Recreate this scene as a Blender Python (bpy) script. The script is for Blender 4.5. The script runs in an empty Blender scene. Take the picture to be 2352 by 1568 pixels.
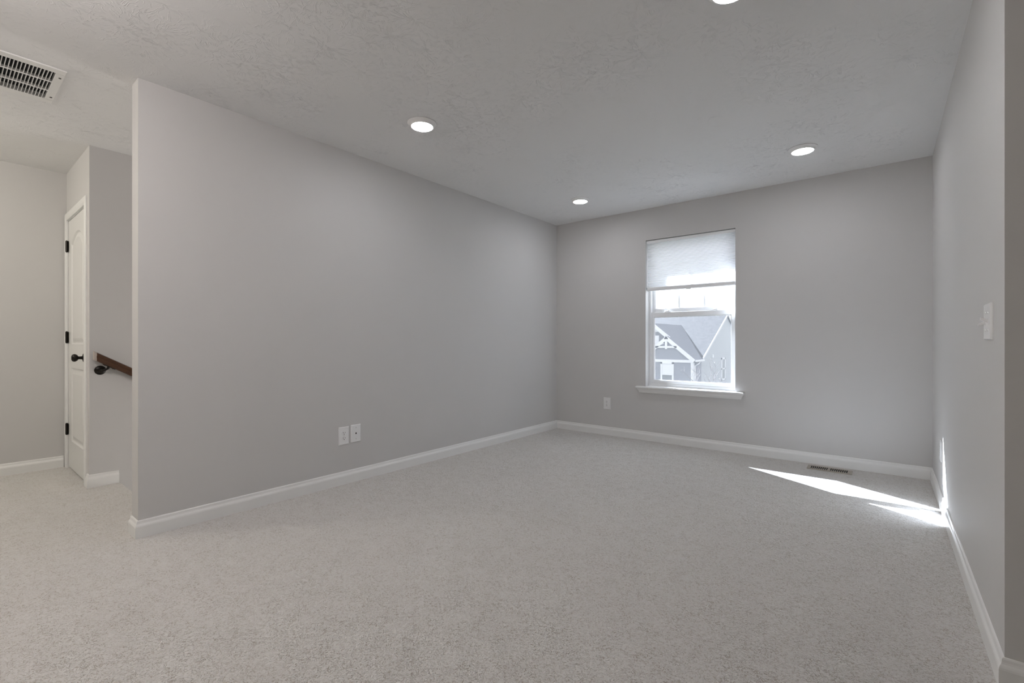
import bpy, bmesh, math, random
from mathutils import Vector, Matrix
random.seed(7)
SC = bpy.context.scene
COL = SC.collection

# ------------------------------------------------------------------ camera, sky, sun, exposure
YAW = math.radians(38.771)
cam_data = bpy.data.cameras.new('camera'); cam = bpy.data.objects.new('camera', cam_data); COL.objects.link(cam)
cam.location = (0, 0, 1.042); cam.rotation_euler = (math.pi/2, 0, YAW)
cam_data.sensor_width = 36.0; cam_data.lens = 1065/2352*36; cam_data.clip_start = 0.02; cam_data.clip_end = 300
SC.camera = cam
SC.cycles.diffuse_bounces = 8; SC.cycles.sample_clamp_indirect = 0
SC.view_settings.view_transform = 'Standard'; SC.view_settings.look = 'None'
SC.view_settings.gamma = 1.0; SC.view_settings.exposure = 0.08
try: SC.view_settings.use_curve_mapping = False
except Exception: pass
world = bpy.data.worlds.new('sky'); SC.world = world; world.use_nodes = True
bgn = world.node_tree.nodes['Background']
bgn.inputs[0].default_value = (0.94, 0.98, 1.05, 1); bgn.inputs[1].default_value = 3.0

def light(name, kind, loc, energy, color=(1, 1, 1), **kw):
    d = bpy.data.lights.new(name, kind); d.energy = energy; d.color = color
    for k, v in kw.items(): setattr(d, k, v)
    o = bpy.data.objects.new(name, d); COL.objects.link(o); o.location = loc
    return o
SUN_TAN = 0.668
sun = light('sun', 'SUN', (-20, 15, 20), 74.0, (0.88, 0.99, 1.14), angle=math.radians(0.35))
sd = Vector((0.863, -0.505, -SUN_TAN)).normalized()
sun.rotation_euler = sd.to_track_quat('-Z', 'Y').to_euler()
# lamps of the loft and hall beside the camera (out of view), hung just below the ceiling
light('loft_lamp', 'POINT', (-2.0, -0.3, 2.25), 40, (1.0, 0.92, 0.885), shadow_soft_size=0.14)
light('hall_lamp', 'POINT', (-4.5, -1.0, 2.25), 37, (1.0, 0.94, 0.81), shadow_soft_size=0.14)
light('stair_lamp', 'POINT', (-3.81, 3.0, -0.3), 45, (1.0, 0.97, 0.93), shadow_soft_size=0.14)
LENS = 77.0

# ------------------------------------------------------------------ materials
def nt(name):
    m = bpy.data.materials.new(name); m.use_nodes = True
    t = m.node_tree; b = t.nodes['Principled BSDF']
    return m, t, b
def N(t, typ, **kw):
    n = t.nodes.new(typ)
    for k, v in kw.items():
        if k in n.inputs.keys(): n.inputs[k].default_value = v
        else: setattr(n, k, v)
    return n
def plain(name, col, rough=0.5, metal=0.0, bump=0.0, bscale=200, spec=0.5, vary=0.0):
    m, t, b = nt(name)
    b.inputs['Base Color'].default_value = (*col, 1); b.inputs['Roughness'].default_value = rough
    b.inputs['Metallic'].default_value = metal; b.inputs['Specular IOR Level'].default_value = spec
    g = N(t, 'ShaderNodeTexCoord')
    nz = N(t, 'ShaderNodeTexNoise', Scale=bscale, Detail=3.0)
    t.links.new(g.outputs['Object'], nz.inputs['Vector'])
    if bump:
        bp = N(t, 'ShaderNodeBump', Strength=bump, Distance=0.001)
        t.links.new(nz.outputs['Fac'], bp.inputs['Height']); t.links.new(bp.outputs[0], b.inputs['Normal'])
    if vary:
        r = N(t, 'ShaderNodeMix', data_type='RGBA')
        r.inputs[6].default_value = (*[c*(1-vary) for c in col], 1); r.inputs[7].default_value = (*[min(1, c*(1+vary)) for c in col], 1)
        t.links.new(nz.outputs['Fac'], r.inputs[0]); t.links.new(r.outputs[2], b.inputs['Base Color'])
    return m
M = {}
M['wall'] = plain('greige_wall_paint', (0.60, 0.592, 0.585), 0.62, bump=0.12, bscale=350, spec=0.25)
M['trim'] = plain('white_trim_paint', (0.80, 0.80, 0.79), 0.32, spec=0.4)
M['door'] = plain('white_door_paint', (0.74, 0.735, 0.72), 0.38, spec=0.4)
M['vinyl'] = plain('white_vinyl', (0.84, 0.85, 0.86), 0.35)
M['plate'] = plain('white_plastic', (0.80, 0.80, 0.80), 0.28)
M['slot'] = plain('dark_slot', (0.03, 0.025, 0.022), 0.6)
M['duct'] = plain('dark_duct', (0.012, 0.012, 0.013), 0.8)
M['black'] = plain('black_bronze', (0.018, 0.015, 0.012), 0.34, metal=0.6)
M['screw'] = plain('screw_metal', (0.55, 0.54, 0.52), 0.3, metal=0.6)
M['ventwhite'] = plain('white_enamel', (0.78, 0.775, 0.76), 0.4)
M['register'] = plain('tan_register', (0.38, 0.345, 0.29), 0.45)
M['ring'] = plain('white_ring', (0.80, 0.795, 0.785), 0.4)
M['railend'] = plain('rail_end_lit_grain', (0.46, 0.41, 0.37), 0.5)  # cut end paled: light catching it is put into the colour

def ceiling_mat():
    m, t, b = nt('stomped_ceiling_paint')
    b.inputs['Base Color'].default_value = (0.785, 0.783, 0.78, 1); b.inputs['Roughness'].default_value = 0.8; b.inputs['Specular IOR Level'].default_value = 0.15
    g = N(t, 'ShaderNodeTexCoord')
    def stomp(scale, off, ang, k):
        mp = N(t, 'ShaderNodeMapping'); mp.inputs['Location'].default_value = off; mp.inputs['Rotation'].default_value = (0, 0, ang)
        t.links.new(g.outputs['Object'], mp.inputs[0])
        wz = N(t, 'ShaderNodeTexNoise', Scale=9.0, Detail=2.0)
        t.links.new(mp.outputs[0], wz.inputs['Vector'])
        wm = N(t, 'ShaderNodeVectorMath', operation='MULTIPLY_ADD'); wm.inputs[1].default_value = (.09, .09, 0)
        t.links.new(wz.outputs['Color'], wm.inputs[0]); t.links.new(mp.outputs[0], wm.inputs[2])
        v = N(t, 'ShaderNodeTexVoronoi', voronoi_dimensions='2D', Scale=scale)
        t.links.new(wm.outputs[0], v.inputs['Vector'])
        sc = N(t, 'ShaderNodeVectorMath', operation='SUBTRACT')
        t.links.new(wm.outputs[0], sc.inputs[0]); t.links.new(v.outputs['Position'], sc.inputs[1])
        sp = N(t, 'ShaderNodeSeparateXYZ'); t.links.new(sc.outputs[0], sp.inputs[0])
        at = N(t, 'ShaderNodeMath', operation='ARCTAN2'); t.links.new(sp.outputs[1], at.inputs[0]); t.links.new(sp.outputs[0], at.inputs[1])
        ln = N(t, 'ShaderNodeVectorMath', operation='LENGTH'); t.links.new(sc.outputs[0], ln.inputs[0])
        ma = N(t, 'ShaderNodeMath', operation='MULTIPLY'); ma.inputs[1].default_value = 19.0; t.links.new(at.outputs[0], ma.inputs[0])
        ml = N(t, 'ShaderNodeMath', operation='MULTIPLY'); ml.inputs[1].default_value = k; t.links.new(ln.outputs['Value'], ml.inputs[0])
        sepc = N(t, 'ShaderNodeSeparateColor'); t.links.new(v.outputs['Color'], sepc.inputs[0])
        mc = N(t, 'ShaderNodeMath', operation='MULTIPLY'); mc.inputs[1].default_value = 50.0; t.links.new(sepc.outputs[0], mc.inputs[0])
        cb = N(t, 'ShaderNodeCombineXYZ'); t.links.new(ma.outputs[0], cb.inputs[0]); t.links.new(ml.outputs[0], cb.inputs[1]); t.links.new(mc.outputs[0], cb.inputs[2])
        nz = N(t, 'ShaderNodeTexNoise', Scale=1.0, Detail=2.0, Roughness=0.5); t.links.new(cb.outputs[0], nz.inputs['Vector'])
        rp = N(t, 'ShaderNodeMapRange'); rp.inputs[1].default_value = 0.54; rp.inputs[2].default_value = 0.70
        t.links.new(nz.outputs['Fac'], rp.inputs[0])
        return rp.outputs[0]
    a = stomp(4.2, (0, 0, 0), 0.3, 38.0); c = stomp(5.5, (3.3, 1.7, 0), 1.1, 44.0)
    pn = N(t, 'ShaderNodeTexNoise', Scale=2.2, Detail=3.0); t.links.new(g.outputs['Object'], pn.inputs['Vector'])
    pr = N(t, 'ShaderNodeMapRange'); pr.inputs[1].default_value = 0.32; pr.inputs[2].default_value = 0.58; t.links.new(pn.outputs['Fac'], pr.inputs[0])
    mx = N(t, 'ShaderNodeMath', operation='MAXIMUM'); t.links.new(a, mx.inputs[0]); t.links.new(c, mx.inputs[1])
    mm = N(t, 'ShaderNodeMath', operation='MULTIPLY'); t.links.new(mx.outputs[0], mm.inputs[0]); t.links.new(pr.outputs[0], mm.inputs[1])
    dn = N(t, 'ShaderNodeTexNoise', Scale=38.0, Detail=1.0); t.links.new(g.outputs['Object'], dn.inputs['Vector'])
    dr = N(t, 'ShaderNodeMapRange'); dr.inputs[1].default_value = 0.40; dr.inputs[2].default_value = 0.56; t.links.new(dn.outputs['Fac'], dr.inputs[0])
    m2 = N(t, 'ShaderNodeMath', operation='MULTIPLY'); t.links.new(mm.outputs[0], m2.inputs[0]); t.links.new(dr.outputs[0], m2.inputs[1]); mm = m2
    bp = N(t, 'ShaderNodeBump', Strength=0.8, Distance=0.0017)
    t.links.new(mm.outputs[0], bp.inputs['Height']); t.links.new(bp.outputs[0], b.inputs['Normal'])
    return m
M['ceiling'] = ceiling_mat()

def carpet_mat():
    m, t, b = nt('beige_cut_pile_carpet')
    b.inputs['Roughness'].default_value = 0.95; b.inputs['Specular IOR Level'].default_value = 0.05
    b.inputs['Sheen Weight'].default_value = 0.25; b.inputs['Sheen Roughness'].default_value = 0.6
    g = N(t, 'ShaderNodeTexCoord')
    wz = N(t, 'ShaderNodeTexNoise', Scale=70.0, Detail=2.0); t.links.new(g.outputs['Object'], wz.inputs['Vector'])
    wm = N(t, 'ShaderNodeVectorMath', operation='MULTIPLY_ADD'); wm.inputs[1].default_value = (.012, .012, .012)
    t.links.new(wz.outputs['Color'], wm.inputs[0]); t.links.new(g.outputs['Object'], wm.inputs[2])
    v = N(t, 'ShaderNodeTexVoronoi', Scale=150.0); t.links.new(wm.outputs[0], v.inputs['Vector'])
    nz = N(t, 'ShaderNodeTexNoise', Scale=95.0, Detail=3.0, Roughness=0.6); t.links.new(wm.outputs[0], nz.inputs['Vector'])
    big = N(t, 'ShaderNodeTexNoise', Scale=2.5, Detail=4.0); t.links.new(g.outputs['Object'], big.inputs['Vector'])
    # yarn gaps: short squiggles of brown, occlusion between tufts painted into the base colour
    rg_ = N(t, 'ShaderNodeTexNoise', Scale=125.0, Detail=1.5, Roughness=0.5, Distortion=0.3); t.links.new(wm.outputs[0], rg_.inputs['Vector'])
    r1 = N(t, 'ShaderNodeMath', operation='SUBTRACT'); r1.inputs[1].default_value = 0.5; t.links.new(rg_.outputs['Fac'], r1.inputs[0])
    r2 = N(t, 'ShaderNodeMath', operation='ABSOLUTE'); t.links.new(r1.outputs[0], r2.inputs[0])
    r3 = N(t, 'ShaderNodeMapRange'); r3.inputs[1].default_value = 0.07; r3.inputs[2].default_value = 0.0; t.links.new(r2.outputs[0], r3.inputs[0])
    mk = N(t, 'ShaderNodeMapRange'); mk.inputs[1].default_value = 0.60; mk.inputs[2].default_value = 0.44; t.links.new(nz.outputs['Fac'], mk.inputs[0])
    pt = N(t, 'ShaderNodeTexNoise', Scale=14.0, Detail=2.0); t.links.new(g.outputs['Object'], pt.inputs['Vector'])
    pm = N(t, 'ShaderNodeMapRange'); pm.inputs[1].default_value = 0.35; pm.inputs[2].default_value = 0.6; pm.inputs[3].default_value = 0.55; pm.inputs[4].default_value = 1.0; t.links.new(pt.outputs['Fac'], pm.inputs[0])
    g1 = N(t, 'ShaderNodeMath', operation='MULTIPLY'); t.links.new(r3.outputs[0], g1.inputs[0]); t.links.new(mk.outputs[0], g1.inputs[1])
    gp = N(t, 'ShaderNodeMath', operation='MULTIPLY'); t.links.new(g1.outputs[0], gp.inputs[0]); t.links.new(pm.outputs[0], gp.inputs[1])
    c1 = N(t, 'ShaderNodeMix', data_type='RGBA'); c1.inputs[6].default_value = (0.67, 0.65, 0.625, 1); c1.inputs[7].default_value = (0.73, 0.715, 0.695, 1)
    t.links.new(big.outputs['Fac'], c1.inputs[0])
    c2 = N(t, 'ShaderNodeMix', data_type='RGBA'); c2.inputs[7].default_value = (0.40, 0.345, 0.28, 1)
    t.links.new(gp.outputs[0], c2.inputs[0]); t.links.new(c1.outputs[2], c2.inputs[6]); t.links.new(c2.outputs[2], b.inputs['Base Color'])
    inv = N(t, 'ShaderNodeMath', operation='MULTIPLY_ADD'); inv.inputs[1].default_value = -0.6; t.links.new(v.outputs['Distance'], inv.inputs[0]); t.links.new(nz.outputs['Fac'], inv.inputs[2])
    iv2 = N(t, 'ShaderNodeMath', operation='MULTIPLY_ADD'); iv2.inputs[1].default_value = -0.5; t.links.new(gp.outputs[0], iv2.inputs[0]); t.links.new(inv.outputs[0], iv2.inputs[2]); inv = iv2
    bp = N(t, 'ShaderNodeBump', Strength=0.9, Distance=0.006)
    t.links.new(inv.outputs[0], bp.inputs['Height']); t.links.new(bp.outputs[0], b.inputs['Normal'])
    return m
M['carpet'] = carpet_mat()

def wood_mat():
    m, t, b = nt('dark_mahogany_wood')
    b.inputs['Roughness'].default_value = 0.35
    g = N(t, 'ShaderNodeTexCoord'); mp = N(t, 'ShaderNodeMapping'); mp.inputs['Scale'].default_value = (60, 2, 60)
    t.links.new(g.outputs['Object'], mp.inputs[0])
    nz = N(t, 'ShaderNodeTexNoise', Scale=3.0, Detail=4.0); t.links.new(mp.outputs[0], nz.inputs['Vector'])
    r = N(t, 'ShaderNodeMix', data_type='RGBA'); r.inputs[6].default_value = (0.030, 0.012, 0.006, 1); r.inputs[7].default_value = (0.12, 0.05, 0.02, 1)
    t.links.new(nz.outputs['Fac'], r.inputs[0]); t.links.new(r.outputs[2], b.inputs['Base Color'])
    return m
M['wood'] = wood_mat()

def glass_mat():
    m, t, b = nt('clear_window_glass'); t.nodes.remove(b); out = t.nodes['Material Output']
    tr = N(t, 'ShaderNodeBsdfTransparent'); gl = N(t, 'ShaderNodeBsdfGlossy', Roughness=0.02)
    lw = N(t, 'ShaderNodeLayerWeight'); lw.inputs[0].default_value = 0.5
    pw = N(t, 'ShaderNodeMath', operation='POWER'); pw.inputs[1].default_value = 4.0; t.links.new(lw.outputs['Facing'], pw.inputs[0])
    fr = N(t, 'ShaderNodeMath', operation='MULTIPLY_ADD'); fr.inputs[1].default_value = 0.5; fr.inputs[2].default_value = 0.03; t.links.new(pw.outputs[0], fr.inputs[0])
    mx = N(t, 'ShaderNodeMixShader'); t.links.new(fr.outputs[0], mx.inputs[0]); t.links.new(tr.outputs[0], mx.inputs[1]); t.links.new(gl.outputs[0], mx.inputs[2]); t.links.new(mx.outputs[0], out.inputs[0])
    return m
M['glass'] = glass_mat()
def screen_mat():
    m, t, b = nt('grey_insect_mesh'); t.nodes.remove(b); out = t.nodes['Material Output']
    tr = N(t, 'ShaderNodeBsdfTransparent'); df = N(t, 'ShaderNodeBsdfDiffuse', Color=(0.085, 0.087, 0.092, 1)); tl = N(t, 'ShaderNodeBsdfTranslucent', Color=(0.085, 0.087, 0.092, 1))
    ad = N(t, 'ShaderNodeMixShader'); ad.inputs[0].default_value = 0.5
    mx = N(t, 'ShaderNodeMixShader'); mx.inputs[0].default_value = 0.36
    t.links.new(df.outputs[0], ad.inputs[1]); t.links.new(tl.outputs[0], ad.inputs[2])
    t.links.new(tr.outputs[0], mx.inputs[1]); t.links.new(ad.outputs[0], mx.inputs[2]); t.links.new(mx.outputs[0], out.inputs[0])
    return m
M['screen'] = screen_mat()
def fabric_mat():
    m, t, b = nt('white_cellular_fabric'); t.nodes.remove(b); out = t.nodes['Material Output']
    df = N(t, 'ShaderNodeBsdfDiffuse', Color=(0.82, 0.82, 0.82, 1)); tl = N(t, 'ShaderNodeBsdfTranslucent', Color=(0.90, 0.91, 0.94, 1))
    g = N(t, 'ShaderNodeTexCoord'); nz = N(t, 'ShaderNodeTexNoise', Scale=900.0); t.links.new(g.outputs['Object'], nz.inputs['Vector'])
    mr = N(t, 'ShaderNodeMapRange'); mr.inputs[3].default_value = 0.56; mr.inputs[4].default_value = 0.66; t.links.new(nz.outputs['Fac'], mr.inputs[0])
    mx = N(t, 'ShaderNodeMixShader'); t.links.new(mr.outputs[0], mx.inputs[0])
    t.links.new(df.outputs[0], mx.inputs[1]); t.links.new(tl.outputs[0], mx.inputs[2]); t.links.new(mx.outputs[0], out.inputs[0])
    return m
M['fabric'] = fabric_mat()
def lens_mat():
    m, t, b = nt('lit_frosted_lens')
    b.inputs['Base Color'].default_value = (0.9, 0.9, 0.88, 1); b.inputs['Roughness'].default_value = 0.5
    b.inputs['Emission Color'].default_value = (0.98, 0.985, 1.02, 1); b.inputs['Emission Strength'].default_value = LENS
    return m
M['lens'] = lens_mat()
# outside
def striped(name, c1, c2, scale, axis, rough=0.7, bumpd=0.006, nscale=0):
    m, t, b = nt(name); b.inputs['Roughness'].default_value = rough; b.inputs['Specular IOR Level'].default_value = 0.2
    g = N(t, 'ShaderNodeTexCoord'); sp = N(t, 'ShaderNodeSeparateXYZ'); t.links.new(g.outputs['Object'], sp.inputs[0])
    mu = N(t, 'ShaderNodeMath', operation='MULTIPLY'); mu.inputs[1].default_value = scale; t.links.new(sp.outputs[axis], mu.inputs[0])
    fr = N(t, 'ShaderNodeMath', operation='FRACT'); t.links.new(mu.outputs[0], fr.inputs[0])
    r = N(t, 'ShaderNodeMix', data_type='RGBA'); r.inputs[6].default_value = (*c1, 1); r.inputs[7].default_value = (*c2, 1)
    if nscale:
        mp = N(t, 'ShaderNodeMapping'); mp.inputs['Scale'].default_value = (1, 1, 3); t.links.new(g.outputs['Object'], mp.inputs[0])
        nz = N(t, 'ShaderNodeTexNoise', Scale=nscale, Detail=3.0, Roughness=0.7); t.links.new(mp.outputs[0], nz.inputs['Vector'])
        mr = N(t, 'ShaderNodeMapRange'); mr.inputs[1].default_value = 0.35; mr.inputs[2].default_value = 0.65; t.links.new(nz.outputs['Fac'], mr.inputs[0])
        t.links.new(mr.outputs[0], r.inputs[0])
    else:
        pw = N(t, 'ShaderNodeMath', operation='GREATER_THAN'); pw.inputs[1].default_value = 0.9; t.links.new(fr.outputs[0], pw.inputs[0]); t.links.new(pw.outputs[0], r.inputs[0])
    t.links.new(r.outputs[2], b.inputs['Base Color'])
    bp = N(t, 'ShaderNodeBump', Strength=0.6, Distance=bumpd); t.links.new(fr.outputs[0], bp.inputs['Height']); t.links.new(bp.outputs[0], b.inputs['Normal'])
    return m
M['siding_dark'] = striped('blue_grey_lap_siding', (0.255, 0.262, 0.295), (0.228, 0.235, 0.265), 7.0, 2)
M['siding_bounce_lit'] = striped('lap_siding_bounce_lit', (0.475, 0.49, 0.505), (0.44, 0.455, 0.47), 7.0, 2)  # same siding lightened: light bounced onto the side wall put into the colour
M['shingle'] = striped('roof_shingles_sun_darkened', (0.024, 0.0225, 0.0228), (0.064, 0.061, 0.0612), 8.0, 2, 0.85, 0.01, nscale=5.0)  # main roof copy of the shingles, colour darkened to offset direct sun
M['exttrim'] = plain('white_exterior_trim', (0.76, 0.765, 0.78), 0.5)
M['extglass'] = plain('grey_house_glass', (0.16, 0.17, 0.17), 0.3)
M['bark'] = plain('grey_bark', (0.16, 0.145, 0.14), 0.8)
M['leaf'] = plain('dry_pale_leaf', (0.40, 0.36, 0.33), 0.7)
M['lawn'] = plain('dry_lawn', (0.05, 0.05, 0.03), 0.9, bump=0.5, bscale=30, vary=0.3)

# ------------------------------------------------------------------ mesh helpers
class MB:
    def __init__(self): self.v = []; self.f = []
    def add(self, vs, fs):
        n = len(self.v); self.v += [tuple(x) for x in vs]; self.f += [tuple(i+n for i in q) for q in fs]; return self
    def box(self, a, b):
        (x0, y0, z0), (x1, y1, z1) = a, b
        x0, x1 = min(x0, x1), max(x0, x1); y0, y1 = min(y0, y1), max(y0, y1); z0, z1 = min(z0, z1), max(z0, z1)
        vs = [(x0,y0,z0),(x1,y0,z0),(x1,y1,z0),(x0,y1,z0),(x0,y0,z1),(x1,y0,z1),(x1,y1,z1),(x0,y1,z1)]
        return self.add(vs, [(0,3,2,1),(4,5,6,7),(0,1,5,4),(1,2,6,5),(2,3,7,6),(3,0,4,7)])
    def loft(self, rings, cap=True, closed=True):
        n = len(rings[0]); vs = [p for r in rings for p in r]; fs = []
        for i in range(len(rings)-1):
            for j in range(n if closed else n-1):
                k = (j+1) % n; fs.append((i*n+j, i*n+k, (i+1)*n+k, (i+1)*n+j))
        if cap: fs += [tuple(range(n))[::-1], tuple((len(rings)-1)*n+j for j in range(n))]
        return self.add(vs, fs)
    def prism(self, poly, axis, a, b):                  # polygon in the two other axes, extruded along axis from a to b
        def P(q, t):
            u, v = q
            return {0: (t, u, v), 1: (u, t, v), 2: (u, v, t)}[axis]
        return self.loft([[P(q, a) for q in poly], [P(q, b) for q in poly]])
    def lathe(self, prof, c, ax='z', n=32, mat=None):   # prof: (radius, height) pairs
        rings = []
        for r, h in prof:
            ring = []
            for j in range(n):
                a = 2*math.pi*j/n; p = Vector((r*math.cos(a), r*math.sin(a), h))
                if mat is not None: p = mat @ p
                elif ax == 'x': p = Vector((h, p.x, p.y))
                elif ax == 'y': p = Vector((p.x, h, p.y))
                ring.append(tuple(p + Vector(c)))
            rings.append(ring)
        return self.loft(rings)
    def tube(self, pts, rads, n=8):
        pts = [Vector(p) for p in pts]
        if not isinstance(rads, (list, tuple)): rads = [rads]*len(pts)
        rings = []; up = None
        for i, p in enumerate(pts):
            d = (pts[min(i+1, len(pts)-1)] - pts[max(i-1, 0)]).normalized()
            if up is None: up = d.orthogonal().normalized()
            u = (up - d*up.dot(d)).normalized(); up = u; w = d.cross(u)
            rings.append([tuple(p + (u*math.cos(2*math.pi*j/n) + w*math.sin(2*math.pi*j/n))*rads[i]) for j in range(n)])
        return self.loft(rings)
    def build(self, name, mat, parent=None, bevel=0.0, smooth=False, segs=2):
        me = bpy.data.meshes.new(name); me.from_pydata(self.v, [], self.f); me.update()
        bm = bmesh.new(); bm.from_mesh(me); bmesh.ops.recalc_face_normals(bm, faces=bm.faces)
        bm.to_mesh(me); bm.free()
        o = bpy.data.objects.new(name, me); COL.objects.link(o); me.materials.append(mat)
        if parent is not None:
            o.parent = parent; o.matrix_parent_inverse = Matrix.Identity(4)
            o.location = -parent.location
            if any(abs(a) > 1e-9 for a in parent.rotation_euler): raise ValueError('rotate roots later')
            if parent.parent is not None:
                o.location = -(parent.location + parent.parent.location)
        if bevel:
            md = o.modifiers.new('bevel', 'BEVEL'); md.width = bevel; md.segments = segs; md.limit_method = 'ANGLE'; md.angle_limit = math.radians(40)
        if smooth:
            for p in me.polygons: p.use_smooth = True
            try: me.set_sharp_from_angle(angle=math.radians(38))
            except Exception: pass
        return o
def tag(o, label=None, cat=None, group=None, kind=None):
    if label: o['label'] = label
    if cat: o['category'] = cat
    if group: o['group'] = group
    if kind: o['kind'] = kind
    return o
def thing(name, loc, label=None, cat=None, group=None, kind=None):
    o = bpy.data.objects.new(name, None); COL.objects.link(o); o.location = loc; o.empty_display_size = 0.05
    return tag(o, label, cat, group, kind)
def struct(name, mb, mat, label, cat, bevel=0.0):
    return tag(mb.build(name, mat, bevel=bevel), label, cat, kind='structure')
def copy_tree(o, parent=None):
    c = o.copy(); COL.objects.link(c)
    if parent is not None: c.parent = parent
    for ch in list(o.children): copy_tree(ch, c)
    return c

# ------------------------------------------------------------------ room shell (metres; camera at the origin)
XL, XR, YB, YE, H = -3.085, 0.282, 4.70, 0.675, 2.44
XS0, XS1 = -4.416, -3.203            # stairwell between these
YD, XH = 0.690, -5.33                # door wall, hall end wall
YR = 2.016                           # end of right wall
WX0, WX1, WZ0, WZ1 = -1.965, -1.089, 0.570, 2.107
VX0, VX1, VY0, VY1 = -3.755, -3.355, -0.13, 0.395   # hole of the return grille
YO = 4.862                           # outer face of the window wall
LOW = -2.75

fl = MB()
fl.box((XH, -6.0, -0.28), (4.5, 0.845, 0.0)); fl.box((XS1+0.02, 0.845, -0.28), (XR+0.02, YB+0.02, 0.0)); fl.box((XR, 0.845, -0.28), (4.5, YR+0.02, 0.0))
nose = [(0.845 + 0.028*math.sin(a), -0.028 + 0.028*math.cos(a)) for a in [i*math.pi/10 for i in range(11)]] + [(0.845, -0.056)]
fl.prism(nose, 0, XS0, XS1)
struct('floor', fl, M['carpet'], 'pale beige cut pile carpet covering the whole room and hall floor', 'floor')

ce = MB(); zt = H + 0.12
ce.box((XH-.1, -6.1, H), (VX0, YO, zt)); ce.box((VX1, -6.1, H), (4.6, YO, zt))
ce.box((VX0, -6.1, H), (VX1, VY0, zt)); ce.box((VX0, VY1, H), (VX1, YO, zt))
struct('ceiling', ce, M['ceiling'], 'off-white ceiling with a stomped brush texture', 'ceiling')

struct('wall_left', MB().box((XS1, YE, LOW), (XL, YB+.05, H+.02)), M['wall'], 'long blank grey wall on the left, ending at the stair opening', 'wall')
wb = MB()
wb.box((XL-.15, YB, -0.3), (WX0, YO, H+.05)).box((WX1, YB, -0.3), (XR+.15, YO, H+.05)).box((WX0, YB, -0.3), (WX1, YO, WZ0-.03)).box((WX0, YB, WZ1), (WX1, YO, H+.05))
struct('wall_back', wb, M['wall'], 'grey wall across the far end with the single window', 'wall')
struct('wall_right', MB().box((XR, YR, -0.02), (4.5, YO-.01, H+.02)), M['wall'], 'grey wall on the right with a return turning away at its near end', 'wall')
struct('wall_hall', MB().box((XH-.12, -6.0, -0.02), (XH, 1.0, H+.02)), M['wall'], 'warm grey wall at the far end of the hall', 'wall')
DX0, DX1, DZ = -5.268, -4.532, 2.045
wd = MB()
wd.box((XH-.02, YD, -0.02), (DX0, YD+.115, H+.02)).box((DX0, YD, DZ), (DX1, YD+.115, H+.02)).box((DX1, YD, LOW), (XS0, YD+.115, H+.02))
wd.box((XH-.02, 1.5, -.02), (XS0-.115, 1.6, H+.02)).box((XH-.12, 1.0, -.02), (XH, 1.6, H+.02)).box((XH-.02, YD+.02, -.28), (XS0-.115, 1.6, -.012))
wd.box((XS0-.115, YD+.115, LOW), (XS0, YO, H+.02))
struct('wall_stair', wd, M['wall'], 'grey wall with the narrow door, turning the corner down the stairs', 'wall')
struct('wall_rear', MB().box((XH-.1, -6.1, -.02), (4.6, -6.0, H+.02)).box((4.5, -6.0, -.02), (4.6, YR+.1, H+.02)), M['wall'], 'grey walls of the loft behind the photographer', 'wall')
sw = MB().box((XS0-.1, 4.62, LOW), (XS1+.02, YO, H+.02)); sw.box((XS0-.1, YD, LOW-.1), (XS1+.1, YO, LOW)); sw.box((XS0, .70, LOW), (XS1, .80, -.27))
struct('wall_stairwell', sw, M['wall'], 'grey end wall and lower landing of the stairwell', 'wall')
st = MB()
for i in range(12):
    st.box((XS0+.002, 0.862+.262*i, LOW), (XS1-.002, 0.862+.262*(i+1), -0.195*(i+1)))
tag(st.build('stairs', M['carpet'], bevel=.012), 'carpeted stairs going down behind the left wall', 'stairs', kind='structure')

# baseboards: profile swept along a path, room on the right-hand side
PROF = [(0, 0), (.0145, 0), (.0145, .058), (.0135, .064), (.0115, .069), (.0085, .0745), (.0072, .080), (.0065, .088), (.0045, .092), (0, .093)]
def sweep(name, path, prof, mat, label, seg=None, cat='baseboard', z0=0.0):
    P = [Vector(p) for p in path]; rings = []
    def nrm(i): d = (P[i+1]-P[i]).normalized(); return Vector((d.y, -d.x))
    for i in range(len(P)):
        if i == 0: m = nrm(0)
        elif i == len(P)-1: m = nrm(i-1)
        else:
            a, b = nrm(i-1), nrm(i); m = (a+b); m = m/(m.dot(a))
        rings.append([(P[i].x+m.x*d, P[i].y+m.y*d, z+z0) for d, z in prof])
    a, b = seg if seg else (0, len(P)-1)
    return struct(name, MB().loft(rings[a:b+1]), mat, label, cat)
room = [(XS1, .80), (XS1, YE), (XL, YE), (XL, YB), (XR, YB), (XR, YR), (4.49, YR)]
sweep('baseboard_left', room, PROF, M['trim'], 'white baseboard along the long left wall and around its end', (0, 3))
sweep('baseboard_back', room, PROF, M['trim'], 'white baseboard below the window wall', (3, 4))
sweep('baseboard_right', room, PROF, M['trim'], 'white baseboard along the right wall, crossed by the sun patch', (4, 5))
sweep('baseboard_return', room, PROF, M['trim'], 'white baseboard on the dark wall return at the right edge', (5, 6))
sweep('baseboard_hall', [(XH, -5.99), (XH, YD-.018)], PROF, M['trim'], 'white baseboard along the hall end wall')
sweep('baseboard_stair', [(-4.474, YD), (XS0, YD), (XS0, .853)], PROF, M['trim'], 'short white baseboard wrapping the corner beside the stairs')

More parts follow.
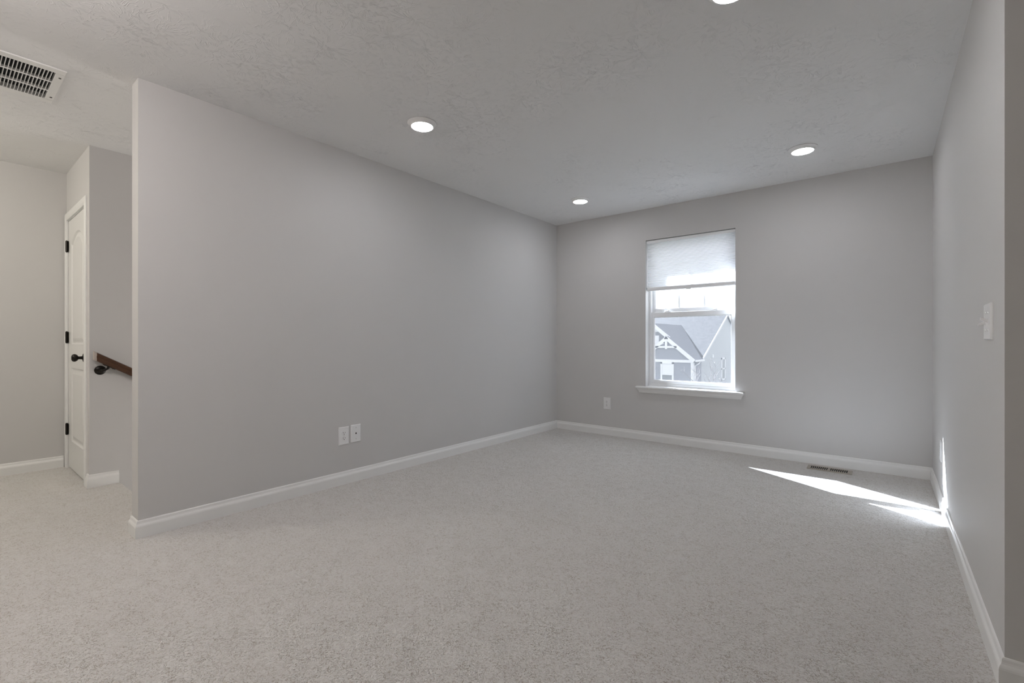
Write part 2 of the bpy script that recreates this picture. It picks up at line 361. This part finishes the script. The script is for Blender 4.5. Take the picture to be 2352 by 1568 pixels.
# ------------------------------------------------------------------ door
door = thing('door_1', ((DX0+DX1)/2, YD, 0), 'narrow white two-panel door with black hinges and knob at the hall end', 'door', kind='structure')
CP = [(-.0, 0), (.010, 0), (.012, .006), (.015, .016), (.016, .040), (.0145, .052), (.009, .057), (0, .057)]   # casing: (out from wall, across)
def casing_piece(mb, p0, p1, across):
    # runs from p0 to p1 (x,z) ; across: direction (x,z) away from the opening; 45 degree mitres at the tops
    pass
cz = MB()
def ring_at(x, z, sx, sz): return [(x + sx*w, YD - d, z + sz*w) for d, w in CP]
rev = .006
cz.loft([ring_at(DX0+rev, 0, -1, 0), ring_at(DX0+rev, DZ-rev, -1, 1), ring_at(DX1-rev, DZ-rev, 1, 1), ring_at(DX1-rev, 0, 1, 0)])
cz.build('casing', M['trim'], door)
jb = MB().box((DX0, YD+.001, 0), (DX0+.012, YD+.115, DZ)).box((DX1-.012, YD+.001, 0), (DX1, YD+.115, DZ)).box((DX0, YD+.001, DZ-.012), (DX1, YD+.115, DZ))
jb.build('jamb', M['trim'], door)
SX0, SX1, SZ0, SZ1, SY = DX0+.015, DX1-.015, .014, DZ-.015, YD+.004
def door_slab():
    # front face with two raised panels, the upper one with an arched head
    def outline(x0, x1, z0, z1, arch, ins):
        x0, x1, z0, z1 = x0+ins, x1-ins, z0+ins, z1-ins
        n = 12; pts = [(x0, z0), (x1, z0)]
        for i in range(n+1):
            s = i/n; x = x1+(x0-x1)*s
            pts.append((x, z1 + arch*(1-(2*s-1)**2)))
        return pts
    mb = MB(); front = SY
    pans = [outline, None]
    specs = [(SX0+.115, SX1-.115, 1.02, 1.83, .075), (SX0+.115, SX1-.115, .235, .83, 0.0)]
    bm = bmesh.new()
    outer = [bm.verts.new((x, front, z)) for x, z in [(SX0, SZ0), (SX1, SZ0), (SX1, SZ1), (SX0, SZ1)]]
    edges = [bm.edges.new((outer[i], outer[(i+1) % 4])) for i in range(4)]
    for (x0, x1, z0, z1, arch) in specs:
        loops = []
        for ins, dep in [(0, 0), (.010, .009), (.020, .009), (.048, .002)]:
            loops.append([bm.verts.new((x, front+dep, z)) for x, z in outline(x0, x1, z0, z1, arch, ins)])
        n = len(loops[0])
        edges += [bm.edges.new((loops[0][i], loops[0][(i+1) % n])) for i in range(n)]
        for a, b in zip(loops, loops[1:]):
            for i in range(n): bm.faces.new((a[i], a[(i+1) % n], b[(i+1) % n], b[i]))
        bm.faces.new(loops[-1])
    bmesh.ops.triangle_fill(bm, use_beauty=True, edges=edges)
    back = [bm.verts.new((x, front+.035, z)) for x, z in [(SX0, SZ0), (SX1, SZ0), (SX1, SZ1), (SX0, SZ1)]]
    for i in range(4): bm.faces.new((outer[i], outer[(i+1) % 4], back[(i+1) % 4], back[i]))
    bm.faces.new(back)
    bm.verts.index_update(); mb.add([v.co[:] for v in bm.verts], [[v.index for v in f.verts] for f in bm.faces]); bm.free()
    return mb
slab = door_slab().build('door_slab', M['door'], door)
for z in (1.825, 1.077, .322):
    hg = MB(); x = DX0+.0125
    hg.tube([(x, SY-.0125, z-.044), (x, SY-.0125, z+.044)], .0085, 12)
    for q in (-.015, .015): hg.tube([(x, SY-.0125, z+q-.0006), (x, SY-.0125, z+q+.0006)], .0091, 12)
    hg.tube([(x, SY-.0125, z+.044), (x, SY-.0125, z+.049)], [.0082, .004], 12).tube([(x, SY-.0125, z-.049), (x, SY-.0125, z-.044)], [.004, .0082], 12)
    hg.box((x-.016, SY-.0165, z-.044), (x, SY-.0125, z+.044)).box((x, SY-.0055, z-.044), (x+.016, SY-.003, z+.044))
    tag(hg.build('hinge', M['black'], door, smooth=True), 'black hinge')
kb = MB(); KX, KZ = SX1-.062, .922
kb.lathe([(.0, 0), (.033, 0), (.033, -.004), (.029, -.009), (.017, -.012), (.0115, -.016), (.0105, -.030), (.013, -.036), (.022, -.041), (.0275, -.050), (.0285, -.058), (.025, -.066), (.016, -.0715), (.001, -.073)], (KX, SY, KZ), 'y')
tag(kb.build('door_knob', M['black'], door, smooth=True), 'dark bronze round knob')

# ------------------------------------------------------------------ window
win = thing('window_1', ((WX0+WX1)/2, 4.80, WZ0), 'tall white single-hung window with three panes across its upper sash', 'window', kind='structure')
FY = 4.780
fr = MB()
fr.box((WX0, FY, WZ0), (WX0+.022, 4.816, WZ1)).box((WX1-.022, FY, WZ0), (WX1, 4.816, WZ1)).box((WX0+.022, FY, WZ1-.025), (WX1-.022, 4.858, WZ1)).box((WX0+.022, FY, WZ0), (WX1-.022, 4.858, WZ0+.028))
fr.box((WX0, 4.816, WZ0), (WX0+.004, 4.858, WZ1)).box((WX1-.004, 4.816, WZ0), (WX1, 4.858, WZ1))
fr.box((WX0+.022, FY+.006, WZ0+.028), (WX0+.028, 4.81, WZ1-.025)).box((WX1-.028, FY+.006, WZ0+.028), (WX1-.022, 4.81, WZ1-.025))
fr.build('window_frame', M['vinyl'], win, bevel=.002)
GX0, GX1 = -1.911, -1.145
def sash(name, y0, y1, z0, z1, gz0, gz1):
    s = MB(); q = .024 if y0 < 4.81 else .006; a, b = WX0+q, WX1-q
    s.box((a, y0, z0), (GX0, y1, z1)).box((GX1, y0, z0), (b, y1, z1)).box((GX0, y0, z0), (GX1, y1, gz0)).box((GX0, y0, gz1), (GX1, y1, z1))
    # glazing bead: sloped inner lip
    for (x0, x1, zz0, zz1) in [(GX0, GX0+.006, gz0, gz1), (GX1-.006, GX1, gz0, gz1), (GX0, GX1, gz0, gz0+.006), (GX0, GX1, gz1-.006, gz1)]:
        s.box((x0, y0+.008, zz0), (x1, y1-.004, zz1))
    o = s.build(name, M['vinyl'], win, bevel=.0025)
    MB().box((GX0-.002, (y0+y1)/2-.002, gz0-.002), (GX1+.002, (y0+y1)/2+.002, gz1+.002)).build('glass_pane', M['glass'], o)
    return o
lower = sash('lower_sash', 4.787, 4.815, .598, 1.349, .632, 1.300)
upper = sash('upper_sash', 4.820, 4.843, 1.320, 2.078, 1.388, 2.045)
for x in (-1.657, -1.402):
    MB().prism([(x-.0105, 4.829), (x-.005, 4.826), (x+.005, 4.826), (x+.0105, 4.829), (x+.0105, 4.835), (x-.0105, 4.835)], 2, 1.386, 2.045).build('muntin', M['vinyl'], upper)
for x in (-1.77, -1.30):
    lk = MB().prism([(x-.032, 1.349), (x+.032, 1.349), (x+.026, 1.356), (x+.008, 1.362), (x-.008, 1.362), (x-.026, 1.356)], 1, 4.792, 4.812)
    lk.tube([(x, 4.80, 1.36), (x+.012, 4.797, 1.366), (x+.026, 4.793, 1.364)], [.006, .005, .004], 8)
    lk.build('sash_lock', M['vinyl'], lower, bevel=.002)
scr = tag(MB().box((WX0+.010, 4.8495, .602), (WX1-.010, 4.8505, 1.322)).build('insect_screen', M['screen'], win), 'fine grey mesh screen behind the lower sash')
sf = MB()
sf.box((WX0+.005, 4.845, .599), (WX0+.012, 4.855, 1.335)).box((WX1-.012, 4.845, .599), (WX1-.005, 4.855, 1.335)).box((WX0+.012, 4.845, .599), (WX1-.012, 4.855, .612)).box((WX0+.012, 4.845, 1.302), (WX1-.012, 4.855, 1.335))
sf.build('screen_frame', M['vinyl'], scr)
sb = MB()
nosep = [(4.700, .547)] + [(4.664 + .0115*math.cos(a), .5585 + .0115*math.sin(a)) for a in [math.radians(d) for d in (270, 247, 225, 202, 180, 157, 135, 112, 90)]] + [(4.700, .570)]
sb.prism(nosep, 0, -2.060, -1.008)
sb.box((WX0+.001, 4.699, .545), (WX1-.001, FY+.001, .570))
win_stool = sb.build('window_sill', M['trim'], win, smooth=True)
apz = [(.5465, 4.668), (.540, 4.669), (.532, 4.674), (.522, 4.680), (.512, 4.683), (.503, 4.685), (.503, 4.700), (.5465, 4.700)]
rA = []
for z, y in apz: pass
def ap_ring(x, s): return [(x + s*(4.700-y), y, z) for z, y in apz]
MB().loft([ap_ring(-2.018, -1), ap_ring(-1.050, 1)]).build('sill_apron', M['trim'], win)

# cellular shade
BX0, BX1, BY = WX0+.006, WX1-.006, 4.735
shade = thing('cellular_shade', ((BX0+BX1)/2, BY, WZ1), 'white pleated cellular shade lowered over the top of the window', 'window shade')
hp = [(BY-.022, 2.100), (BY-.022, 2.082), (BY-.025, 2.080), (BY-.025, 2.075), (BY-.020, 2.071), (BY+.018, 2.071), (BY+.022, 2.078), (BY+.022, 2.100)]
MB().prism(hp, 0, BX0-.003, BX1+.003).build('headrail', M['vinyl'], shade, bevel=.002)
pf, pb = [], []
nP = 31; z1, z0 = 2.072, 1.610
for i in range(nP*2+1):
    z = z1 + (z0-z1)*i/(nP*2); d = .0070 if i % 2 else .0020
    pf.append((BY-d, z)); pb.append((BY+d, z))
fb = MB()
for pr in (pf, pb):
    fb.add([(x, y, z) for y, z in pr for x in (BX0+.002, BX1-.002)], [(2*i, 2*i+1, 2*i+3, 2*i+2) for i in range(len(pr)-1)])
fb.build('pleated_fabric', M['fabric'], shade)
rp = [(BY-.013, 1.611), (BY-.015, 1.606), (BY-.015, 1.580), (BY-.011, 1.574), (BY+.011, 1.574), (BY+.015, 1.580), (BY+.015, 1.606), (BY+.013, 1.611)]
brail = MB().prism(rp, 0, BX0, BX1).build('bottom_rail', M['vinyl'], shade)
xm = (BX0+BX1)/2
MB().prism([(xm-.026, 1.578), (xm-.022, 1.566), (xm+.022, 1.566), (xm+.026, 1.578)], 1, BY-.021, BY-.012).build('pull_tab', M['vinyl'], brail, bevel=.001)

# ------------------------------------------------------------------ recessed lights
def recessed():
    r = thing('recessed_light', (0, 0, H))
    MB().lathe([(.060, -.001), (.0925, -.001), (.0925, -.0035), (.090, -.006), (.084, -.0085), (.078, -.0125), (.0735, -.018), (.0715, -.0225), (.0685, -.0235), (.067, -.021), (.060, -.010)], (0, 0, H), n=64).build('trim_ring', M['ring'], r, smooth=True)
    MB().lathe([(.0, -.012), (.0685, -.012), (.0682, -.0215), (.064, -.0235), (.055, -.0245), (.03, -.0252), (.001, -.0255)], (0, 0, H), n=64).build('lens', M['lens'], r, smooth=True)
    return r
r0 = recessed()
for i, ((x, y), lab) in enumerate([((-2.312, 1.958), 'lit recessed ceiling light above the middle of the long left wall'),
                                   ((-2.338, 3.985), 'lit recessed ceiling light in the far corner, left of the window'),
                                   ((-0.462, 3.938), 'lit recessed ceiling light in front of the window wall, near the right wall'),
                                   ((-0.470, 1.958), 'lit recessed ceiling light near the camera, cut off by the top edge')]):
    o = r0 if i == 0 else copy_tree(r0)
    o.location = (x, y, H); tag(o, lab, 'ceiling light', 'recessed ceiling lights')

# ------------------------------------------------------------------ ceiling return grille
gr = thing('return_air_grille', ((VX0+VX1)/2, (VY0+VY1)/2, H), 'white return air grille with rows of dark slots in the hall ceiling', 'air vent')
zb = H-.006
gf = MB()
fx0, fx1, fy0, fy1 = VX0-.052, VX1+.052, VY0-.036, VY1+.036
gf.box((fx0, fy0, zb), (VX0, fy1, H+.001)).box((VX1, fy0, zb), (fx1, fy1, H+.001)).box((VX0, fy0, zb), (VX1, VY0, H+.001)).box((VX0, VY1, zb), (VX1, fy1, H+.001))
gf.build('grille_frame', M['ventwhite'], gr, bevel=.0025)
gb = MB()
for k in (1, 2):
    x = VX0 + (VX1-VX0)*k/3; gb.box((x-.005, VY0, zb), (x+.005, VY1, zb+.014))
gb.build('crossbars', M['ventwhite'], gr)
lv = MB(); n = int(round((VY1-VY0)/.01333)); pit = (VY1-VY0)/n
for i in range(n+1):
    y = VY1 - pit*i
    a = Vector((0, -.0016, 0)); 
    lv.prism([(y-.0013, zb+.0005), (y+.0013, zb+.0005), (y+.0003, zb+.013), (y-.0015, zb+.013)], 0, VX0, VX1)
lv.build('louvers', M['ventwhite'], gr)
MB().box((VX0-.002, VY0-.02, H+.022), (VX1+.002, VY1+.02, H+.10)).build('duct_opening', M['duct'], gr)
for x in (fx0+.10, fx1-.10):
    MB().lathe([(.0, 0), (.006, 0), (.005, -.002), (.001, -.0025)], (x, VY1+.020, zb), n=16).build('screw', M['slot'], gr)

# ------------------------------------------------------------------ floor register
rg = thing('floor_register', (-.347, 4.535, 0), 'tan metal floor register with dark slots near the window wall', 'floor vent')
R0, R1, RY0, RY1 = -.497, -.197, 4.478, 4.592
sl = []
for gx in (-.473, -.341):
    for i in range(9): sl.append((gx + i*.0131, gx + i*.0131 + .0085))
fpl = MB(); zt = .009; sy0, sy1 = 4.488, 4.572
zp = .0068
fpl.box((R0, RY0, .001), (R1, sy0, zt)).box((R0, sy1, zp), (R1, RY1, zt))
fpl.box((R0, sy1+.004, .001), (R1, RY1, zp))
xs = [R0] + [q for s in sl for q in s] + [R1]
for a, b in zip(xs[0::2], xs[1::2]): fpl.box((a, sy0, zp), (b, sy1, zt))
fpl.build('faceplate', M['register'], rg)
MB().box((R0+.012, sy0-.002, .0005), (R1-.012, sy1+.0035, .0015)).box((R0+.012, sy1+.0005, .0015), (R1-.012, sy1+.0035, .0066)).build('duct_opening', M['duct'], rg)

# ------------------------------------------------------------------ electrical plates; built facing +X at the origin (wall plane x=0)
def plate_body(w, h, d=.0065):
    c = .0045
    rings = [[(x, y, z) for y, z in [(-a, -b), (a, -b), (a, b), (-a, b)]] for x, a, b in [(0, w/2, h/2), (d*.45, w/2, h/2), (d, w/2-c, h/2-c)]]
    return MB().loft(rings)
def screw_mb(y, z, x=.0065): return MB().lathe([(.0, 0), (.0035, 0), (.003, .0012), (.0005, .0014)], (x, y, z), 'x', 14)
def outlet(w=.082, h=.130):
    r = thing('wall_outlet', (0, 0, 0))
    plate_body(w, h).build('wall_plate', M['plate'], r)
    for s in (1, -1):
        zc = s*.0195; prof = []
        for i in range(28):
            a = 2*math.pi*i/28; prof.append((.0172*math.cos(a), zc + max(-.0140, min(.0140, .0172*math.sin(a)))))
        rc = MB().prism(prof, 0, .003, .0082).build('receptacle', M['plate'], r, bevel=.0006)
        MB().box((.0075, -.0078, zc+.0005), (.00835, -.0050, zc+.0092)).box((.0075, .0050, zc+.0012), (.00835, .0078, zc+.0085)).lathe([(.0, .0075), (.0031, .0075), (.0031, .00835), (.0001, .00836)], (0, 0, zc-.0068), 'x', 14).build('slots', M['slot'], rc)
    screw_mb(0, 0).build('screw', M['screw'], r)
    return r
def place(r, loc, rz, label, cat, group=None):
    r.location = loc; r.rotation_euler = (0, 0, rz); return tag(r, label, cat, group)
oa = outlet()
ob = copy_tree(oa); oc = copy_tree(oa)
place(oa, (XL, 1.873, .3525), 0, 'white duplex outlet on the long left wall, beside a blank-faced jack plate', 'outlet', 'duplex wall outlets')
place(ob, (-2.413, YB, .351), -math.pi/2, 'white duplex outlet below and left of the window', 'outlet', 'duplex wall outlets')
place(oc, (XR, 4.008, .347), math.pi, 'white duplex outlet low on the right wall at the top of the sun streak', 'outlet', 'duplex wall outlets')
pp = thing('phone_plate', (0, 0, 0))
plate_body(.082, .130).build('wall_plate', M['plate'], pp)
for s in (1, -1): screw_mb(0, s*.042).build('screw', M['screw'], pp)
MB().box((.006, -.0055, -.005), (.0069, .0055, .004)).box((.006, -.0025, .003), (.0069, .0025, .006)).build('jack', M['slot'], pp)
place(pp, (XL, 1.972, .357), 0, 'white phone jack plate with two screws, right beside the left wall outlet', 'wall plate')
sp_ = thing('light_switch', (0, 0, 0))
plate_body(.132, .126, .008).build('wall_plate', M['plate'], sp_)
for y, up in ((-.023, -1), (.023, 1)):
    for s in (1, -1): screw_mb(y, s*.030, .008).build('screw', M['screw'], sp_)
    MB().box((.0078, y-.0055, -.0125), (.0088, y+.0055, .0125)).build('toggle_surround', M['plate'], sp_)
    tz = up*.011
    MB().loft([[(.0075, y-.0048, -.006), (.0075, y+.0048, -.006), (.0075, y+.0048, .006), (.0075, y-.0048, .006)],
               [(.0265, y-.0036, tz-.0042), (.0265, y+.0036, tz-.0042), (.0265, y+.0036, tz+.0042), (.0265, y-.0036, tz+.0042)]]).build('toggle', M['plate'], sp_, bevel=.0012)
place(sp_, (XR, 2.264, 1.110), math.pi, 'white double toggle light switch on the near end of the right wall', 'light switch')

# ------------------------------------------------------------------ handrail
SLOPE = -0.60
RX = XS0 + .062
rail = thing('handrail', (RX, .72, .92), 'dark brown wooden stair handrail on a black bracket beside the hall door', 'handrail')
def rail_mb(y0, y1, zc):
    prof = [(-.0215, -.030), (.0215, -.030), (.0245, -.024), (.0235, -.014), (.019, -.006), (.0195, .002), (.0265, .010), (.0275, .018), (.024, .026), (.014, .031), (0, .0325), (-.014, .031), (-.024, .026), (-.0275, .018), (-.0265, .010), (-.0195, .002), (-.019, -.006), (-.0235, -.014), (-.0245, -.024)]
    return MB().loft([[(RX+u, y, zc + SLOPE*(y-.71) + w) for u, w in prof] for y in (y0, y1)])
ZR = .938
rail_mb(.716, 4.0, ZR).build('rail', M['wood'], rail, smooth=True)
tag(rail_mb(.703, .7165, ZR).build('rail_end', M['railend'], rail, smooth=True), 'pale end of the rail')
BYc, BZc = .748, .835
br = MB().lathe([(.0, 0), (.033, 0), (.033, .003), (.029, .007), (.018, .011), (.001, .013)], (XS0, BYc, BZc), 'x')
yr = .785; zr_ = ZR + SLOPE*(yr-.71) - .031
br.tube([(XS0+.006, BYc, BZc), (XS0+.026, BYc+.010, BZc-.004), (XS0+.048, BYc+.024, BZc+.006), (RX, yr-.004, zr_-.014), (RX, yr, zr_)], [.0085, .0085, .008, .008, .009], 12)
br.loft([[(RX+u, yr+q, zr_ + SLOPE*q + w) for u, w in [(-.014, -.004), (.014, -.004), (.014, .0015), (-.014, .0015)]] for q in (-.034, .034)])
for q in (-.022, .022): br.lathe([(.0, -.004), (.004, -.004), (.003, -.007), (.0005, -.0075)], (RX, yr+q, zr_+SLOPE*q), n=10)
tag(br.build('bracket', M['black'], rail, smooth=True), 'black round wall bracket')

# ------------------------------------------------------------------ outside: own eave, ground, neighbour's house, shrub
ev = MB().box((-6.0, YO, 2.395), (3.2, 5.235, 2.41)).box((-6.0, 5.235, 2.39), (3.2, 5.26, 2.56)).prism([(YO, 2.56), (5.26, 2.56), (5.27, 2.58), (YO, 2.80)], 0, -6.0, 3.2)
struct('trim_1', ev, M['exttrim'], 'white roof eave overhanging the outside of the window wall', 'eave')
GZ = -3.0
struct('ground', MB().box((-60, YO+.02, GZ-.2), (40, 90, GZ)), M['lawn'], 'dry lawn between the houses outside the window', 'ground')

hs = thing('neighbour_house', (-10, 27, GZ), 'grey-blue house with white gable trim seen through the lower window sash', 'house')
SL = .825
AX, AZ, AY = -10.007, 1.346, 27.0          # front gable: ridge x, ridge z, front plane
BXr, BZr, BYf = -11.0, 1.346+SL*.993, 27.45 # big gable behind it
EX, EZ = -8.36, 1.346-SL*(AX*-1-8.36)       # right eave
MX, MYe, MZe, MYr, MZr = -8.40, 28.43, .06, 34.05, 2.93
# walls
w = MB()
w.prism([(AX-1.53, GZ), (-8.48, GZ), (-8.48, AZ-SL*1.527-.06), (AX, AZ-.06), (AX-1.53, AZ-SL*1.53-.06)], 1, AY+.02, 28.6)
w.build('front_gable_wall', M['siding_dark'], hs)
w = MB(); w.prism([(-14.0, GZ), (-10.6, GZ), (-10.2, .6), (-9.99, BZr-SL*1.01-.08), (BXr, BZr-.08), (-14.0, BZr-SL*3.0-.08)], 1, BYf+.12, 33.0)
w.build('upper_gable_wall', striped('grey_shake_siding', (0.17, 0.172, 0.185), (0.26, 0.262, 0.28), 6.0, 2, 0.8, 0.01, nscale=9.0), hs)
w = MB(); w.prism([(28.5, GZ), (39.7, GZ), (39.7, MZe-.08), (MYr, MZr-.1), (28.5, MZe-.08)], 0, -20, -8.47)
w.build('side_gable_wall', M['siding_bounce_lit'], hs)
# roofs: slabs with thickness
def slab_roof(pts, th=.10):
    mb = MB(); n = len(pts)
    return mb.loft([[tuple(p) for p in pts], [(p[0], p[1], p[2]-th) for p in pts]])
rf = MB()
def mz(y): return MZe + (y-MYe)*(MZr-MZe)/(MYr-MYe)
rf.loft([[(-20, MYe, MZe), (MX+.02, MYe, MZe), (MX+.02, MYr, MZr), (-20, MYr, MZr)], [(-20, MYe, MZe-.1), (MX+.02, MYe, MZe-.1), (MX+.02, MYr, MZr-.1), (-20, MYr, MZr-.1)]])
rf.loft([[(-20, MYr, MZr), (MX+.02, MYr, MZr), (MX+.02, 39.7, MZe), (-20, 39.7, MZe)], [(-20, MYr, MZr-.1), (MX+.02, MYr, MZr-.1), (MX+.02, 39.7, MZe-.1), (-20, 39.7, MZe-.1)]])
tag(rf.build('main_roof', M['shingle'], hs), 'sunlit grey shingle roof')
rg2 = MB()
yv = lambda z: MYe + (z-MZe)*(MYr-MYe)/(MZr-MZe)
# right plane of the two stacked gables (coplanar), from the rakes back to the valley
P = [(AX, AY-.02, AZ), (EX, AY-.02, EZ), (EX, yv(EZ)+.3, EZ), (BXr, yv(BZr)+.3, BZr), (BXr, BYf-.02, BZr), (AX-.05, BYf-.02, AZ+.04)]
rg2.loft([P, [(x-.03, y, z-.07) for x, y, z in P]])
Pl = [(AX, AY-.02, AZ), (AX-1.65, AY-.02, AZ-SL*1.65), (AX-1.65, BYf+.3, AZ-SL*1.65), (AX, BYf+.3, AZ)]
rg2.loft([Pl, [(x+.03, y, z-.07) for x, y, z in Pl]])
Pb = [(BXr, BYf-.02, BZr), (-14, BYf-.02, BZr-SL*3), (-14, 34, BZr-SL*3), (BXr, 34, BZr)]
rg2.loft([Pb, [(x, y, z-.07) for x, y, z in Pb]])
M['shingle_shade_lifted'] = striped('roof_shingles_shade_lifted', (0.15, 0.155, 0.177), (0.187, 0.192, 0.214), 8.0, 2, 0.85, 0.008, nscale=14.0)  # same shingles as the main roof, colour lightened to offset the shade
tag(rg2.build('gable_roof', M['shingle_shade_lifted'], hs), 'shaded blue grey shingle roof over the front gables')
# white trim
def rake(mb, x0, z0, x1, z1, y, wd=.17, dp=.07):
    d = Vector((x1-x0, z1-z0)).normalized(); nn = Vector((d.y, -d.x))
    if nn.y > 0: nn = -nn
    q = [(x0, z0), (x1, z1), (x1+nn.x*wd, z1+nn.y*wd), (x0+nn.x*wd, z0+nn.y*wd)]
    mb.prism(q, 1, y-dp, y)
tr = MB()
rake(tr, AX, AZ+.02, EX+.02, EZ+.0, AY-.02, .20); rake(tr, AX, AZ+.02, AX-1.66, AZ-SL*1.66+.02, AY-.02, .20)
tr.build('gable_rake', M['exttrim'], hs)
tr = MB(); rake(tr, BXr, BZr+.02, -9.93, BZr-SL*1.07+.02, BYf-.02, .20); rake(tr, BXr, BZr+.02, -14, BZr-SL*3+.02, BYf-.02, .20)
tr.build('upper_gable_rake', M['exttrim'], hs)
tr = MB()
for s in (0,):
    tr.box((AX-.80, AY-.09, .665), (AX+.62, AY-.02, .775)); tr.box((AX-.065, AY-.10, .60), (AX+.065, AY-.02, AZ-.16))
    rake(tr, AX-.14, AZ-.40, AX-.58, .76, AY-.01, .035)
tr.build('gable_truss', M['exttrim'], hs)
tr = MB().box((AX-1.5, AY-.03, -.17), (-8.46, AY+.02, -.015)).box((-8.60, AY-.03, GZ), (-8.46, AY+.03, -.17)).box((-8.47, AY-.03, GZ), (-8.445, AY+.12, -.17))
tr.build('corner_trim', M['exttrim'], hs)
tr = MB(); d = Vector((MYr-MYe, MZr-MZe)).normalized(); nn = Vector((d.y, -d.x))*.10
q = [(MYe, MZe+.02), (MYr, MZr+.02), (MYr+.0, MZr-.10), (MYe+nn.x, MZe+nn.y)]
tr.prism(q, 0, MX+.02, MX+.06)
q2 = [(MYr, MZr+.02), (39.7, MZe+.02), (39.7, MZe-.09), (MYr, MZr-.10)]
tr.prism(q2, 0, MX+.02, MX+.06)
tr.build('side_rake', M['exttrim'], hs)
gt = MB().box((EX-.02, AY, EZ-.10), (EX+.09, 28.5, EZ+.0))
gt.tube([(EX+.03, AY+.8, EZ-.10), (EX+.02, AY+.6, EZ-.22), (-8.42, AY+.16, EZ-.34), (-8.42, AY+.15, GZ+.05)], .035, 8)
gt.build('gutter', M['exttrim'], hs)
def house_window(parent, x0, x1, z0, z1, y):
    f = MB(); t_ = .10
    f.box((x0, y-.06, z0), (x0+t_, y, z1)).box((x1-t_, y-.06, z0), (x1, y, z1)).box((x0, y-.06, z1-.10), (x1, y, z1)).box((x0, y-.06, z0), (x1, y, z0+.1)).box((x0, y-.05, (z0+z1)/2-.03), (x1, y, (z0+z1)/2+.03))
    return f.build('window', M['exttrim'], parent)
hw = house_window(hs, -10.36, -9.58, -1.62, -.17, AY+.02)
MB().box((-10.26, AY, -1.52), (-9.68, AY+.025, -.88)).build('pane', M['extglass'], hw)
tag(MB().box((-10.26, AY-.01, -.86), (-9.68, AY+.022, -.27)).build('blind', M['exttrim'], hw), 'white blind')
f = MB(); x = -8.47; y0, y1, zz0, zz1 = 32.75, 33.65, -1.55, -.05
f.box((x, y0, zz0), (x+.05, y0+.13, zz1)).box((x, y1-.13, zz0), (x+.05, y1, zz1)).box((x, y0, zz1-.1), (x+.05, y1, zz1)).box((x, y0, zz0), (x+.05, y1, zz0+.1)).box((x, y0, -.82), (x+.05, y1, -.74))
hw2 = f.build('window', M['exttrim'], hs)
MB().box((x, y0+.12, zz0+.09), (x+.02, y1-.12, zz1-.09)).build('pane', M['extglass'], hw2)
MB().box((-8.47, 30.65, .03), (-8.41, 30.85, .22)).build('wall_vent', M['exttrim'], hs)
f = MB().box((-11.3, BYf+.05, .80), (-10.66, BYf+.12, 1.40)).box((-11.3, BYf+.05, 1.62), (-10.74, BYf+.12, 1.95))
f.build('gable_window', M['exttrim'], hs)

# small bare shrub by the neighbour's side wall
tree = thing('bare_tree', (-5.35, 20, GZ), 'small leafless tree in front of the pale side wall outside', 'tree')
wood_, leaf_ = MB(), MB()
def branch(p, d, L, r, lev):
    pts = [p]; n = 4
    for i in range(n):
        d = (d + Vector((random.uniform(-.2, .2), random.uniform(-.2, .2), random.uniform(-.05, .16)))).normalized()
        pts.append(pts[-1] + d*(L/n))
    wood_.tube(pts, [r*(1-.5*i/n) for i in range(n+1)], 5 if lev else 8)
    if lev >= 3:
        for k in range(3):
            q = pts[random.randrange(1, n+1)] + Vector([random.uniform(-.05, .05) for _ in range(3)])
            s = random.uniform(.012, .026); u = Vector([random.uniform(-1, 1) for _ in range(3)]).normalized(); v_ = u.orthogonal().normalized()
            leaf_.add([q-u*s, q+v_*s*.5, q+u*s, q-v_*s*.5], [(0, 1, 2, 3)])
        return
    for k in range([6, 5, 4][lev]):
        i = random.randrange(1, n+1); a = random.uniform(0, 2*math.pi)
        side = Vector((math.cos(a), math.sin(a), random.uniform(.5, 1.3)))
        branch(pts[i], (d*.5 + side*.7).normalized(), L*random.uniform(.5, .72), r*.5, lev+1)
branch(Vector((-5.35, 20, GZ)), Vector((0, 0, 1)), 1.75, .045, 0)
wood_.build('branches', M['bark'], tree, smooth=True); leaf_.build('leaves', M['leaf'], tree)
